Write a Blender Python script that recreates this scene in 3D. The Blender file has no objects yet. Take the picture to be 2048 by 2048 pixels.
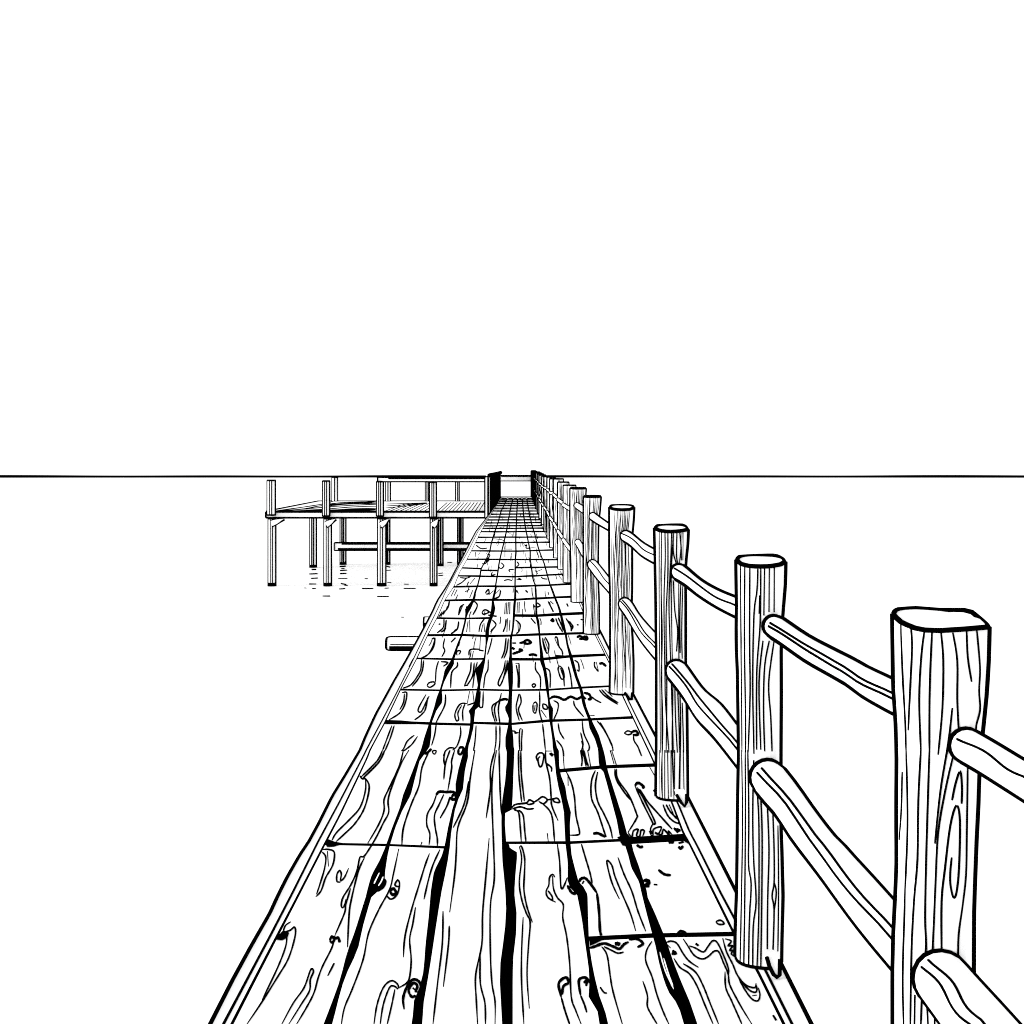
import bpy, math, random
from mathutils import Vector
random.seed(7)
scn = bpy.context.scene
col = scn.collection

# ------------------------------------------------------------------ camera model (source photo pixels, 2048 wide)
F = 1892.0            # focal length in photo pixels
HZ = 953.0            # horizon row
VPX, VPY = 1030.0, 925.5   # vanishing point of the pier, which climbs gently
H = 1.6               # eye height over the deck
SL = (HZ - VPY) / F   # slope of the deck
WATER = -2.0

def at(x, y, Y):                       # point at forward distance Y seen at pixel x, y
    return Vector(((x - 1024) * Y / F, Y, H - (y - HZ) * Y / F))
def deckpt(x, y, dz=0.0):              # point of the sloping deck plane under pixel x, y
    Y = (H - dz) / ((y - VPY) / F)
    return Vector(((x - 1024) * Y / F, Y, SL * Y + dz))
def waterpt(x, y, dz=0.0):
    Y = (H - WATER - dz) * F / (y - HZ)
    return Vector(((x - 1024) * Y / F, Y, WATER + dz))
def deckz(Y): return SL * Y

VIEW = {1: (500, 920, 3.864), 2: (900, 920, 4.83), 3: (700, 1140, 3.22), 4: (400, 1500, 3.22),
        5: (950, 1500, 3.22), 6: (1150, 950, 3.512), 7: (1400, 1080, 2.9815), 8: (1400, 1500, 2.9815), 0: (0, 0, 1)}
def S(v, pts):
    x0, y0, k = VIEW[v]
    return [(x0 + x / k, y0 + y / k) for x, y in pts]

# ------------------------------------------------------------------ materials
def wood_mat(name, base, var=0.05, scale=(9, 1.2, 9)):
    m = bpy.data.materials.new(name); m.use_nodes = True
    nt = m.node_tree; b = nt.nodes['Principled BSDF']
    b.inputs['Roughness'].default_value = 0.85
    b.inputs['Specular IOR Level'].default_value = 0.1
    tc = nt.nodes.new('ShaderNodeTexCoord'); mp = nt.nodes.new('ShaderNodeMapping')
    mp.inputs['Scale'].default_value = scale
    ns = nt.nodes.new('ShaderNodeTexNoise'); ns.inputs['Scale'].default_value = 3.0; ns.inputs['Detail'].default_value = 5
    rp = nt.nodes.new('ShaderNodeValToRGB')
    rp.color_ramp.elements[0].color = (base - var, base - var, base - var, 1)
    rp.color_ramp.elements[1].color = (base + var, base + var, base + var, 1)
    nt.links.new(tc.outputs['Object'], mp.inputs['Vector']); nt.links.new(mp.outputs[0], ns.inputs['Vector'])
    nt.links.new(ns.outputs['Fac'], rp.inputs['Fac']); nt.links.new(rp.outputs[0], b.inputs['Base Color'])
    return m
def ink_mat(name, v):
    m = bpy.data.materials.new(name); m.use_nodes = True
    nt = m.node_tree; nt.nodes.clear()
    o = nt.nodes.new('ShaderNodeOutputMaterial'); d = nt.nodes.new('ShaderNodeBsdfDiffuse')
    ns = nt.nodes.new('ShaderNodeTexNoise'); ns.inputs['Scale'].default_value = 20
    rp = nt.nodes.new('ShaderNodeValToRGB')
    rp.color_ramp.elements[0].color = (v * .6, v * .6, v * .62, 1); rp.color_ramp.elements[1].color = (v, v, v * 1.05, 1)
    nt.links.new(ns.outputs['Fac'], rp.inputs['Fac']); nt.links.new(rp.outputs[0], d.inputs['Color'])
    nt.links.new(d.outputs[0], o.inputs['Surface'])
    return m
WOOD = wood_mat('white_painted_wood', 0.88, 0.02)
INK = ink_mat('ink_black_grain', 0.0006)
WATERM = wood_mat('pale_water', 0.93, 0.01, (.2, .2, .2))
wb_ = WATERM.node_tree.nodes['Principled BSDF']; wb_.inputs['Roughness'].default_value = .8; wb_.inputs['Specular IOR Level'].default_value = .2; wb_.inputs['IOR'].default_value = 1.33
MATS = [WOOD, INK]

# ------------------------------------------------------------------ mesh builder
def smooth(pts, n=5):
    if len(pts) < 3: return list(pts)
    P = [pts[0]] + list(pts) + [pts[-1]]; out = []
    for i in range(1, len(P) - 2):
        p0, p1, p2, p3 = P[i-1], P[i], P[i+1], P[i+2]
        for k in range(n):
            t = k / n; t2 = t * t; t3 = t2 * t
            out.append(tuple(.5 * (2*b + (c-a)*t + (2*a-5*b+4*c-d)*t2 + (3*b-a-3*c+d)*t3) for a, b, c, d in zip(p0, p1, p2, p3)))
    out.append(tuple(P[-2])); return out

K_STROKE, K_TUBE = 1.7, 1.42
class MB:
    def __init__(s): s.v = []; s.f = []; s.m = []
    def add(s, vs, fs, m):
        o = len(s.v); s.v += [tuple(p) for p in vs]
        for f in fs: s.f.append([o + i for i in f]); s.m.append(m)
    def tube(s, pts, rad, m=1, n=6, closed=False, caps=True):
        pts = [Vector(p) for p in pts]; N = len(pts)
        if N < 2: return
        R = rad if isinstance(rad, (list, tuple)) else [rad] * N
        if m == 1 and n <= 6: R = [r * K_TUBE for r in R]
        vs = []; prev = None
        for i, p in enumerate(pts):
            if closed: t = pts[(i+1) % N] - pts[i-1]
            else: t = pts[min(i+1, N-1)] - pts[max(i-1, 0)]
            if t.length < 1e-9: t = Vector((0, 0, 1))
            t.normalize()
            if prev is None:
                a = Vector((0, 0, 1)) if abs(t.z) < .9 else Vector((0, 1, 0))
                u = t.cross(a).normalized()
            else:
                u = prev - t * prev.dot(t)
                u = u.normalized() if u.length > 1e-6 else t.orthogonal().normalized()
            prev = u; w = t.cross(u)
            for k in range(n):
                an = 2 * math.pi * k / n
                vs.append(p + (u * math.cos(an) + w * math.sin(an)) * R[i])
        fs = []
        for i in range(N if closed else N - 1):
            j = (i + 1) % N
            for k in range(n):
                l = (k + 1) % n
                fs.append([i*n+k, i*n+l, j*n+l, j*n+k])
        if caps and not closed:
            fs.append(list(range(n))[::-1]); fs.append([(N-1)*n + k for k in range(n)])
        s.add(vs, fs, m)
    def box(s, x0, x1, y0, y1, z0, z1, m=0):
        vs = [(x0,y0,z0),(x1,y0,z0),(x1,y1,z0),(x0,y1,z0),(x0,y0,z1),(x1,y0,z1),(x1,y1,z1),(x0,y1,z1)]
        s.add(vs, [[0,3,2,1],[4,5,6,7],[0,1,5,4],[1,2,6,5],[2,3,7,6],[3,0,4,7]], m)
    def edged_box(s, x0, x1, y0, y1, z0, z1, r):
        s.box(x0, x1, y0, y1, z0, z1, 0)
        c = [(x0,y0),(x1,y0),(x1,y1),(x0,y1)]
        for z in (z0, z1): s.tube([(x, y, z) for x, y in c], r, 1, 6, True)
        for x, y in c: s.tube([(x,y,z0),(x,y,z1)], r, 1, 6)
    def stroke(s, px, w, proj, dz, taper=.55, m=1):      # flat mark lying on a plane, pixel width w
        pts = smooth(px, 5); N = len(pts); vs = []
        for i, (x, y) in enumerate(pts):
            a, b = pts[max(i-1, 0)], pts[min(i+1, N-1)]
            dx, dy = b[0]-a[0], b[1]-a[1]; L = math.hypot(dx, dy) or 1
            e = min(i, N-1-i) / max(1, N-1) * 8
            ww = K_STROKE * w / 2 * min(1, taper + (1 - taper) * e) * (1 + .12 * math.sin(i * .9 + x))
            nx, ny = -dy / L * ww, dx / L * ww
            vs.append(proj(x + nx, y + ny, dz)); vs.append(proj(x - nx, y - ny, dz))
        s.add(vs, [[2*i, 2*i+1, 2*i+3, 2*i+2] for i in range(N-1)], m)
    def blob(s, px, proj, dz, m=1):
        s.add([proj(x, y, dz) for x, y in px], [list(range(len(px)))], m)
    def build(s, name, parent=None, mats=None, origin=None):
        me = bpy.data.meshes.new(name)
        me.from_pydata(s.v, [], s.f)
        for m in (mats or MATS): me.materials.append(m)
        me.polygons.foreach_set('material_index', s.m)
        me.update()
        o = bpy.data.objects.new(name, me); col.objects.link(o)
        if parent:
            o.parent = parent
            q = parent
            while q.parent: q = q.parent
            if parent is q: o.matrix_parent_inverse = q.matrix_basis.inverted()
        return o
def thing(name, label, cat, loc=(0, 0, 0), group=None):
    o = bpy.data.objects.new(name, None); col.objects.link(o)
    o.location = loc; o.empty_display_size = .2
    o['label'] = label; o['category'] = cat
    if group: o['group'] = group
    return o

def xy_of(pts):                      # x as a function of y (rows sorted)
    P = sorted(pts, key=lambda p: p[1])
    def fn(y):
        if y <= P[0][1]:
            k = (y - VPY) / (P[0][1] - VPY); return VPX + (P[0][0] - VPX) * k
        if y >= P[-1][1]:
            k = (y - VPY) / (P[-1][1] - VPY); return VPX + (P[-1][0] - VPX) * k
        for a, b in zip(P, P[1:]):
            if a[1] <= y <= b[1]:
                return a[0] + (b[0]-a[0]) * (y-a[1]) / ((b[1]-a[1]) or 1)
    return fn
def yx_of(pts):
    P = sorted(pts)
    def fn(x):
        if x <= P[0][0]: return P[0][1]
        if x >= P[-1][0]: return P[-1][1]
        for a, b in zip(P, P[1:]):
            if a[0] <= x <= b[0]: return a[1] + (b[1]-a[1]) * (x-a[0]) / ((b[0]-a[0]) or 1)
    return fn

# ================================================================== SETTING: water, horizon line
wb = MB()
wb.add([(-9000, -600, WATER), (9000, -600, WATER), (9000, 9000, WATER), (-9000, 9000, WATER)], [[0, 1, 2, 3]], 0)
RIP = [([(475,845),(510,845)],12),([(458,880),(522,877)],9),([(470,914),(524,911)],9),([(456,957),(512,957)],9),([(480,993),(508,991)],9),([(418,988),(436,988)],6),
 ([(692,822),(740,820)],11),([(705,838),(730,838)],10),([(695,853),(748,850)],9),([(695,877),(745,875)],10),([(682,914),(752,914)],7),([(702,953),(745,962)],10),
 ([(728,965),(756,971)],8),([(688,996),(735,992)],9),([(886,916),(910,916)],6),([(865,992),(953,992)],9),([(560,1050),(620,1050)],9),([(982,1053),(1073,1053)],9),
 ([(1060,945),(1092,945)],5),([(1188,958),(1226,959)],6),([(1187,991),(1280,991)],8),([(1055,820),(1082,827)],10),([(1055,852),(1088,850)],7),
 ([(1455,876),(1490,872)],6),([(1455,892),(1490,890)],7),([(1525,790),(1563,790)],6),([(1167,1213),(1190,1213)],6),([(1040,990),(1072,988)],7)]
for p, w in RIP: wb.stroke(S(1, p), 1.7 * w / 3.864, waterpt, .012, .3)  # dark dashes: ripples and broken pile reflections painted onto the water
wo = wb.build('water', mats=[WATERM, INK]); wo['kind'] = 'structure'
sb = MB(); R0 = 3000.0; ring = []  # dark strip added to draw the horizon line, not a real shore
for i in range(241):
    a = math.radians(-62 + 124 * i / 240)
    x = R0 * math.sin(a); y = R0 * math.cos(a)
    sc = y / R0
    top = 1.6 + 3.9 * sc + .5 * math.sin(i * .31) + .4 * math.sin(i * .113 + 1)
    ring.append((x, y, top))
vs = []
for x, y, t in ring: vs += [(x, y, WATER - .5), (x, y, t), (x * 1.03, y * 1.03, t), (x * 1.03, y * 1.03, WATER - .5)]
fs = []
for i in range(240):
    a, b = 4*i, 4*i+4
    fs += [[a, b, b+1, a+1], [a+1, b+1, b+2, a+2], [a+2, b+2, b+3, a+3]]
sb.add(vs, fs, 1)
so = sb.build('horizon_line'); so['kind'] = 'structure'

# ================================================================== PIER
pier = thing('wooden_pier', 'long straight plank boardwalk with dark gaps running out over the water', 'pier', (0, 0, 0))
def far(pts, w=10): 
    return S(2, [(x - w/2, y) for x, y in pts]), S(2, [(x + w/2, y) for x, y in pts])
G = []
def gap(vn, l, r, l3, r3, f2):
    fl, fr = far(f2)
    G.append((xy_of(S(vn, l) + S(3, l3) + fl), xy_of(S(vn, r) + S(3, r3) + fr)))
gap(4, [(797,1765),(840,1660),(905,1480),(950,1300),(1000,1170),(1040,1040),(1075,930),(1085,880),(1110,800),(1160,710),(1190,640),(1205,600),(1240,500),(1290,370),(1310,290),(1350,190),(1400,60)],
    [(850,1765),(885,1620),(930,1460),(985,1350),(1020,1260),(1045,1140),(1085,1000),(1110,920),(1150,905),(1185,860),(1190,780),(1205,680),(1220,615),(1255,500),(1300,390),(1355,290),(1380,190),(1412,70)],
    [(462,1150),(480,1080),(510,990),(545,880),(560,820),(580,770),(600,700),(612,640),(640,600),(655,575),(690,480),(715,420),(735,340),(745,290),(742,250),(775,210),(790,190),(805,130)],
    [(510,1140),(522,1060),(522,990),(555,905),(594,850),(592,800),(588,772),(605,720),(635,660),(668,610),(668,580),(700,480),(724,420),(742,350),(753,290),(782,240),(797,200),(812,140)],
    [(265,1220),(290,1120),(300,1050),(350,960),(385,880),(400,800),(430,700),(465,600),(495,490),(525,430),(555,370)])
gap(4, [(1367,1765),(1380,1650),(1382,1590),(1430,1500),(1445,1400),(1455,1250),(1475,1080),(1490,900),(1510,780),(1560,680),(1580,610),(1600,500),(1630,370),(1650,310),(1648,220),(1665,130),(1690,40)],
    [(1428,1765),(1440,1600),(1470,1450),(1500,1250),(1530,1050),(1555,900),(1585,760),(1605,640),(1610,570),(1635,400),(1660,320),(1690,260),(1705,120),(1728,30)],
    [(740,1150),(765,1060),(775,1000),(778,940),(760,895),(800,875),(812,800),(825,740),(808,640),(850,590),(865,560),(875,470),(872,400),(885,340),(900,300),(905,280),(912,240),(915,190),(935,110)],
    [(755,1150),(772,1100),(792,1020),(798,960),(805,900),(832,880),(832,800),(840,720),(858,640),(868,590),(880,480),(892,430),(895,380),(908,330),(925,290),(935,250),(925,200),(945,115)],
    [(440,1215),(460,1100),(475,990),(500,880),(520,800),(545,690),(560,600),(575,520),(590,440),(612,370)])
gap(5, [(178,1765),(163,1500),(165,1380),(190,1200),(205,1060),(198,900),(180,720),(175,600),(172,420),(180,300),(195,220),(205,100),(207,0)],
    [(240,1765),(240,1500),(242,1350),(262,1180),(265,1050),(250,920),(258,800),(268,690),(266,645),(222,638),(218,610),(198,590),(190,480),(192,400),(234,388),(240,300),(245,150),(252,0)],
    [(1003,1150),(1003,1080),(1020,1000),(1025,950),(995,890),(1020,850),(1025,780),(1020,700),(1015,620),(1028,560),(1030,440),(1045,380),(1050,290),(1052,230),(1058,180),(1060,110)],
    [(1052,1150),(1050,1080),(1040,1000),(1040,900),(1042,800),(1048,720),(1048,620),(1041,560),(1041,440),(1053,380),(1062,290),(1066,220),(1070,180),(1069,110)],
    [(628,1215),(630,1100),(630,980),(637,880),(635,760),(640,640),(645,520),(655,370)])
gap(5, [(805,1765),(785,1640),(735,1590),(715,1530),(740,1500),(735,1400),(710,1230),(690,1080),(660,930),(620,900),(600,850),(600,720),(585,600),(580,500),(575,400),(560,320),(540,240),(525,160),(515,60),(506,0)],
    [(855,1765),(835,1680),(800,1590),(770,1470),(750,1370),(735,1270),(730,1200),(725,1060),(722,930),(690,870),(665,850),(640,760),(620,680),(612,600),(608,480),(615,400),(590,310),(580,240),(550,160),(540,100),(538,0)],
    [(1308,1150),(1306,1100),(1295,1020),(1285,960),(1280,900),(1275,830),(1262,760),(1255,700),(1245,640),(1225,590),(1225,540),(1220,470),(1215,400),(1205,340),(1195,290),(1195,230),(1195,190),(1190,120)],
    [(1332,1150),(1315,1070),(1302,990),(1306,890),(1287,860),(1280,780),(1275,720),(1262,640),(1247,580),(1239,520),(1229,470),(1223,400),(1218,330),(1206,290),(1204,220),(1204,190),(1199,120)],
    [(825,1210),(800,1150),(790,1060),(775,960),(775,880),(750,760),(730,660),(715,560),(705,460),(697,370)])
gap(5, [(1348,1765),(1310,1635),(1265,1590),(1225,1500),(1190,1380),(1165,1260),(1140,1170),(1110,1060),(1075,920),(1060,850),(1010,760),(990,680),(965,600),(935,560),(915,450),(885,340),(850,210),(830,140),(800,95),(795,0)],
    [(1430,1765),(1380,1620),(1320,1480),(1270,1350),(1240,1260),(1210,1180),(1160,1060),(1110,950),(1100,890),(1085,850),(1050,740),(1020,660),(1005,600),(980,550),(950,440),(915,330),(880,220),(855,140),(845,100),(835,40),(825,0)],
    [(1598,1150),(1580,1090),(1545,1020),(1535,960),(1500,870),(1480,770),(1450,690),(1430,620),(1412,550),(1395,480),(1385,420),(1365,350),(1355,300),(1340,240),(1315,180),(1290,110)],
    [(1627,1150),(1600,1060),(1560,980),(1520,880),(1496,770),(1463,680),(1443,600),(1426,540),(1404,480),(1396,420),(1381,350),(1367,295),(1351,240),(1328,185),(1301,110)],
    [(965,1200),(940,1110),(910,1000),(870,900),(845,820),(820,720),(795,640),(770,540),(755,450),(740,370)])
# deck edges and kerbs
Lout = S(4, [(65,1765),(210,1480),(330,1260),(450,1050),(500,940),(560,820),(640,680),(700,590),(760,480),(850,300),(930,170),(1030,0)]) + \
       S(3, [(100,1070),(170,920),(215,840),(280,720),(350,600),(450,420),(530,270),(560,200),(620,110)]) + \
       S(2, [(0,1165),(60,1050),(110,960),(160,860),(250,690),(330,590),(350,560),(400,490),(460,400),(495,345)])
Lmid = S(4, [(150,1765),(450,1200),(590,930),(760,590),(900,330),(1070,0)]) + S(3, [(100,1170),(200,980),(300,790),(400,590),(500,380),(560,260),(620,130)]) + \
       S(2, [(75,1050),(130,960),(180,870),(270,690),(340,598),(400,500),(455,418),(498,352)])
Lin = S(4, [(205,1765),(320,1540),(490,1210),(620,960),(790,630),(900,420),(1010,190),(1095,0)]) + \
      S(3, [(110,1210),(220,990),(325,770),(430,570),(500,420),(565,300),(610,195),(670,105)]) + \
      S(2, [(95,1080),(165,960),(205,880),(245,800),(300,690),(345,605),(402,515),(452,432),(502,360)])
Rin = [(1567.7,2048),(1515.7,1943),(1467,1865),(1380,1689.4),(1366,1664.6),(1344,1605.6),(1299.4,1506),(1246.6,1394.7),(1221.7,1332.5),(1190.7,1270.4)] + \
      S(2, [(1290,1480),(1185,1220),(1100,1050),(1012,900),(942,760),(890,640),(857,520),(822,430),(797,365)])
Rout = [(1623,2048),(1562.7,1927.6),(1473.3,1785.7),(1374,1590),(1299.4,1450.6),(1265,1385),(1220,1301.5),(1200,1261),(1182,1226),(1106,1077),(1069,995)]
fLout, fLmid, fLin, fRin, fRout = map(xy_of, (Lout, Lmid, Lin, Rin, Rout))
def lw(y): return max(1.4, 6.4 * (y - VPY) / 1000)
def Ledge_r(y): return fLin(y) + lw(y) / 2
def Redge_l(y): return fRin(y) - lw(y) / 2
def wid(fn, sg): return lambda y: fn(y) + sg * min(1.0, .35 + .9 * max(0, y - 1000) / 900)
bounds = [(None, Ledge_r)] + [(wid(a, -1), wid(b, 1)) for a, b in G] + [(Redge_l, None)]
# butt joints: view, points, plank columns crossed, line thickness
ROWS = [(5, [(730,1215),(1145,1195),(1680,1185)], (5,6), 26),
        (4, [(810,605),(1205,612),(1590,628)], (1,2), 14), (5, [(215,598),(600,597),(940,580)], (4,5), 13), (5, [(980,585),(1360,562)], (6,), 40),
        (5, [(545,133),(800,110),(1140,97)], (5,6), 20),
        (3, [(230,977),(590,992),(770,995)], (1,2), 15), (3, [(810,985),(1040,992),(1290,970),(1540,963),(1810,950)], (3,4,5,6), 12),
        (3, [(330,770),(590,775),(830,770),(1030,775),(1270,772),(1490,757),(1670,745)], (1,2,3,4,5,6), 9),
        (3, [(430,570),(650,575),(890,572)], (1,2), 9), (3, [(1045,574),(1230,575),(1420,555),(1615,545)], (4,5,6), 16),
        (3, [(500,420),(720,418),(880,425),(1040,422),(1220,415),(1390,410),(1500,405)], (1,2,3,4,5,6), 11),
        (3, [(560,310),(740,313),(870,310)], (1,2), 9), (3, [(1045,293),(1200,295),(1360,285),(1500,278)], (4,5,6), 13),
        (3, [(605,197),(790,193),(1055,192),(1200,183),(1420,172)], (1,2,3,4,5,6), 10),
        (3, [(670,108),(820,105),(1060,105),(1190,100),(1380,95),(1420,90)], (1,2,3,4,5,6), 9),
        (2, [(90,1120),(450,1125),(640,1128),(1090,1103)], (1,2,3,4,5,6), 10),
        (2, [(120,1042),(300,1050)], (1,), 9), (2, [(300,1066),(460,1068)], (2,), 10), (2, [(640,1040),(1075,1033)], (4,5,6), 10),
        (2, [(165,960),(1050,962)], (1,2,3,4,5,6), 9), (2, [(205,878),(640,880),(985,870)], (1,2,3,4,5,6), 9)]
for yy in (797, 745, 692, 660, 635, 606, 578, 550, 522, 493, 465, 440, 420, 401, 386, 371):
    ROWS.append((2, [(100, yy + 2), (1100, yy - 2)], (1,2,3,4,5,6), 9 if yy > 500 else 7.5))
END = S(2, [(0, 358)])[0][1]
THK = .05
dk = MB()
def plank(fl, fr, ya, yb):           # ya near (left,right), yb far (left,right)
    n = max(2, int((ya[0] - yb[0]) / 7)); n = min(n, 60)
    top = []
    for i in range(n + 1):
        t = i / n
        if ya[0] > 2100: t = 1 - (1 - t) ** 2.2
        yl = ya[0] + (yb[0]-ya[0]) * t; yr = ya[1] + (yb[1]-ya[1]) * t
        top.append((deckpt(fl(yl), yl), deckpt(fr(yr), yr)))
    vs = []
    for a, b in top: vs += [a, b, a - Vector((0,0,THK)), b - Vector((0,0,THK))]
    fs = [[4*i, 4*i+1, 4*i+5, 4*i+4] for i in range(n)]
    dk.add(vs, fs, 0)
    side = []
    for i in range(n):
        a, b = 4*i, 4*i+4
        side += [[a, b, b+2, a+2], [a+1, a+3, b+3, b+1], [a+2, b+2, b+3, a+3]]
    side += [[0, 2, 3, 1], [4*n, 4*n+1, 4*n+3, 4*n+2]]
    dk.add(vs, side, 1)
for c in range(1, 7):
    fl, fr = bounds[c-1][1], bounds[c][0]
    js = []
    for v, pts, cols, w in ROWS:
        if c not in cols: continue
        P = S(v, pts); k = VIEW[v][2]; fn = yx_of(P)
        y0 = sum(p[1] for p in P) / len(P)
        yl = fn(fl(y0)); yl = fn(fl(yl)); yr = fn(fr(y0)); yr = fn(fr(yr))
        js.append((yl, yr, (1.75 if v == 2 else 1.45 if w < 14 else 1.15) * w / k / 2))
    js.sort(key=lambda j: -(j[0] + j[1]))
    cur = (4200.0, 4200.0)
    for yl, yr, hw in js:
        e = random.uniform(-.5, .5)
        plank(fl, fr, cur, (yl + hw + e, yr + hw))
        cur = (yl - hw, yr - hw + e)
    plank(fl, fr, cur, (END, END))
# black sheet below the gaps, its colour stands in for shade among the joists
nn = 60; vs = []
for i in range(nn + 1):
    Y = .75 + (deckpt(0, END).y - .75) * (i / nn) ** 1.6
    y = VPY + H * F / Y
    a, b = deckpt(fLmid(y), y), deckpt(fRin(y) + lw(y), y)
    vs += [a - Vector((0,0,THK + .012)), b - Vector((0,0,THK + .012)), a - Vector((0,0,THK + .03)), b - Vector((0,0,THK + .03))]
fs = []
for i in range(nn):
    a, b = 4*i, 4*i+4
    fs += [[a, a+1, b+1, b]]
dk.add(vs, [[4*i+2, 4*i+6, 4*i+7, 4*i+3] for i in range(nn)], 0)
dk.add(vs, fs, 1)

# ---- grain, knots and splits of the planks
D = []   # (view, pts, width)
def g(v, w, *lines):
    for l in lines: D.append((v, l, w))
g(4, 7, [(1190,0),(1150,80),(1045,185)],[(1175,0),(1140,70),(1040,170)],[(1030,165),(1045,185),(1065,180)],
 [(1065,180),(1065,260),(1030,370),(960,450),(880,530),(850,580)],[(1065,180),(1090,240),(1060,370),(1000,470),(930,540),(875,590)],
 [(1310,0),(1280,110),(1215,250),(1185,320),(1185,390),(1150,480),(1080,600)],
 [(1345,0),(1290,100),(1215,300),(1215,400),(1180,470),(1130,570),(1060,680),(1030,690),(1010,780),(970,870),(920,950),(910,1005),(925,1010),(940,960)],
 [(1060,690),(1020,780),(975,960),(960,1060),(950,1270)],[(970,890),(940,990),(930,1050),(870,1190)],
 [(870,1190),(850,1270),(790,1390),(760,1470),(735,1560),(690,1650),(620,1768)],[(865,1370),(845,1410),(822,1455)],
 [(1480,0),(1430,110),(1410,230),(1360,350),(1310,500),(1300,610)],[(1280,635),(1245,800),(1220,900),(1150,1030),(1085,1180),(1050,1350),(980,1540),(930,1660),(910,1768)],
 [(790,640),(830,640),(865,660),(855,740),(810,820),(780,905),(745,945)],[(785,655),(810,690),(800,770),(770,870),(750,930)],[(820,650),(828,750)],
 [(905,850),(882,845),(882,800),(900,775),(910,800),(905,840),(930,820),(957,760)],
 [(585,1105),(550,1130),(540,1170),(580,1160),(610,1140),(612,1200),(570,1340),(500,1460),(400,1620),(300,1768)],[(560,1200),(550,1270),(500,1400),(400,1610)],
 [(525,1768),(600,1630),(670,1530),(710,1420),(725,1410),(730,1430),(710,1480),(705,1550),(650,1640),(570,1768)],
 [(1580,0),(1570,60),(1580,110)],[(1610,0),(1580,90),(1570,190)],[(1640,0),(1620,70),(1620,120),(1595,265)],
 [(1525,280),(1500,350),(1465,410),(1460,480),(1480,540),(1475,610)],[(1570,285),(1540,350),(1510,420),(1515,500),(1528,570),(1528,620)],[(1610,300),(1590,360),(1545,440)],
 [(1430,590),(1422,612)],[(1478,665),(1450,740),(1410,870),(1370,1000),(1330,1150),(1315,1240),(1310,1335)],[(1545,640),(1500,740),(1470,840),(1442,962)],
 [(1388,1012),(1370,1120),(1350,1220),(1360,1350),(1350,1460),(1330,1500),(1280,1530)],
 [(1270,830),(1285,860),(1270,930),(1230,960),(1205,940)],[(1270,835),(1255,870),(1280,880)],
 [(1120,1768),(1140,1640),(1180,1530),(1230,1485),(1270,1505),(1280,1535)],[(1160,1768),(1180,1640),(1220,1530),(1250,1520),(1275,1540)],[(1205,1768),(1235,1640),(1255,1540)],
 [(1770,0),(1740,180),(1720,340),(1660,500),(1650,660),(1640,800),(1608,1045)],[(1730,200),(1700,350),(1630,500)],
 [(1900,0),(1870,120),(1870,250),(1842,440)],[(1910,0),(1885,150),(1880,330),(1890,600),(1895,830),(1870,1000),(1870,1300),(1880,1500),(1900,1620),(1900,1768)],
 [(1862,565),(1840,820),(1820,1050),(1815,1250),(1775,1450),(1780,1620),(1788,1768)],[(1805,1320),(1805,1500),(1835,1630),(1838,1768)],
 [(1565,1035),(1560,1250),(1530,1500),(1500,1768)],[(1605,1130),(1600,1250),(1567,1525)])
g(4, 11, [(835,1225),(850,1200),(865,1220),(850,1240),(835,1225)],[(870,1215),(890,1208),(900,1240)],[(1520,290),(1540,268),(1585,270),(1630,270),(1660,290)],
 [(1620,298),(1640,285),(1650,310),(1625,318),(1620,298)],[(1225,910),(1245,890),(1262,918),(1240,932),(1225,910)],
 [(1315,1670),(1308,1600),(1330,1530),(1370,1478),(1410,1490),(1425,1530)],[(1350,1575),(1345,1540),(1375,1500),(1400,1520),(1385,1560)],[(1350,1570),(1365,1590),(1390,1580)],[(1370,1530),(1400,1560)],
 [(1185,830),(1192,850),(1170,890),(1120,910)])
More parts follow.
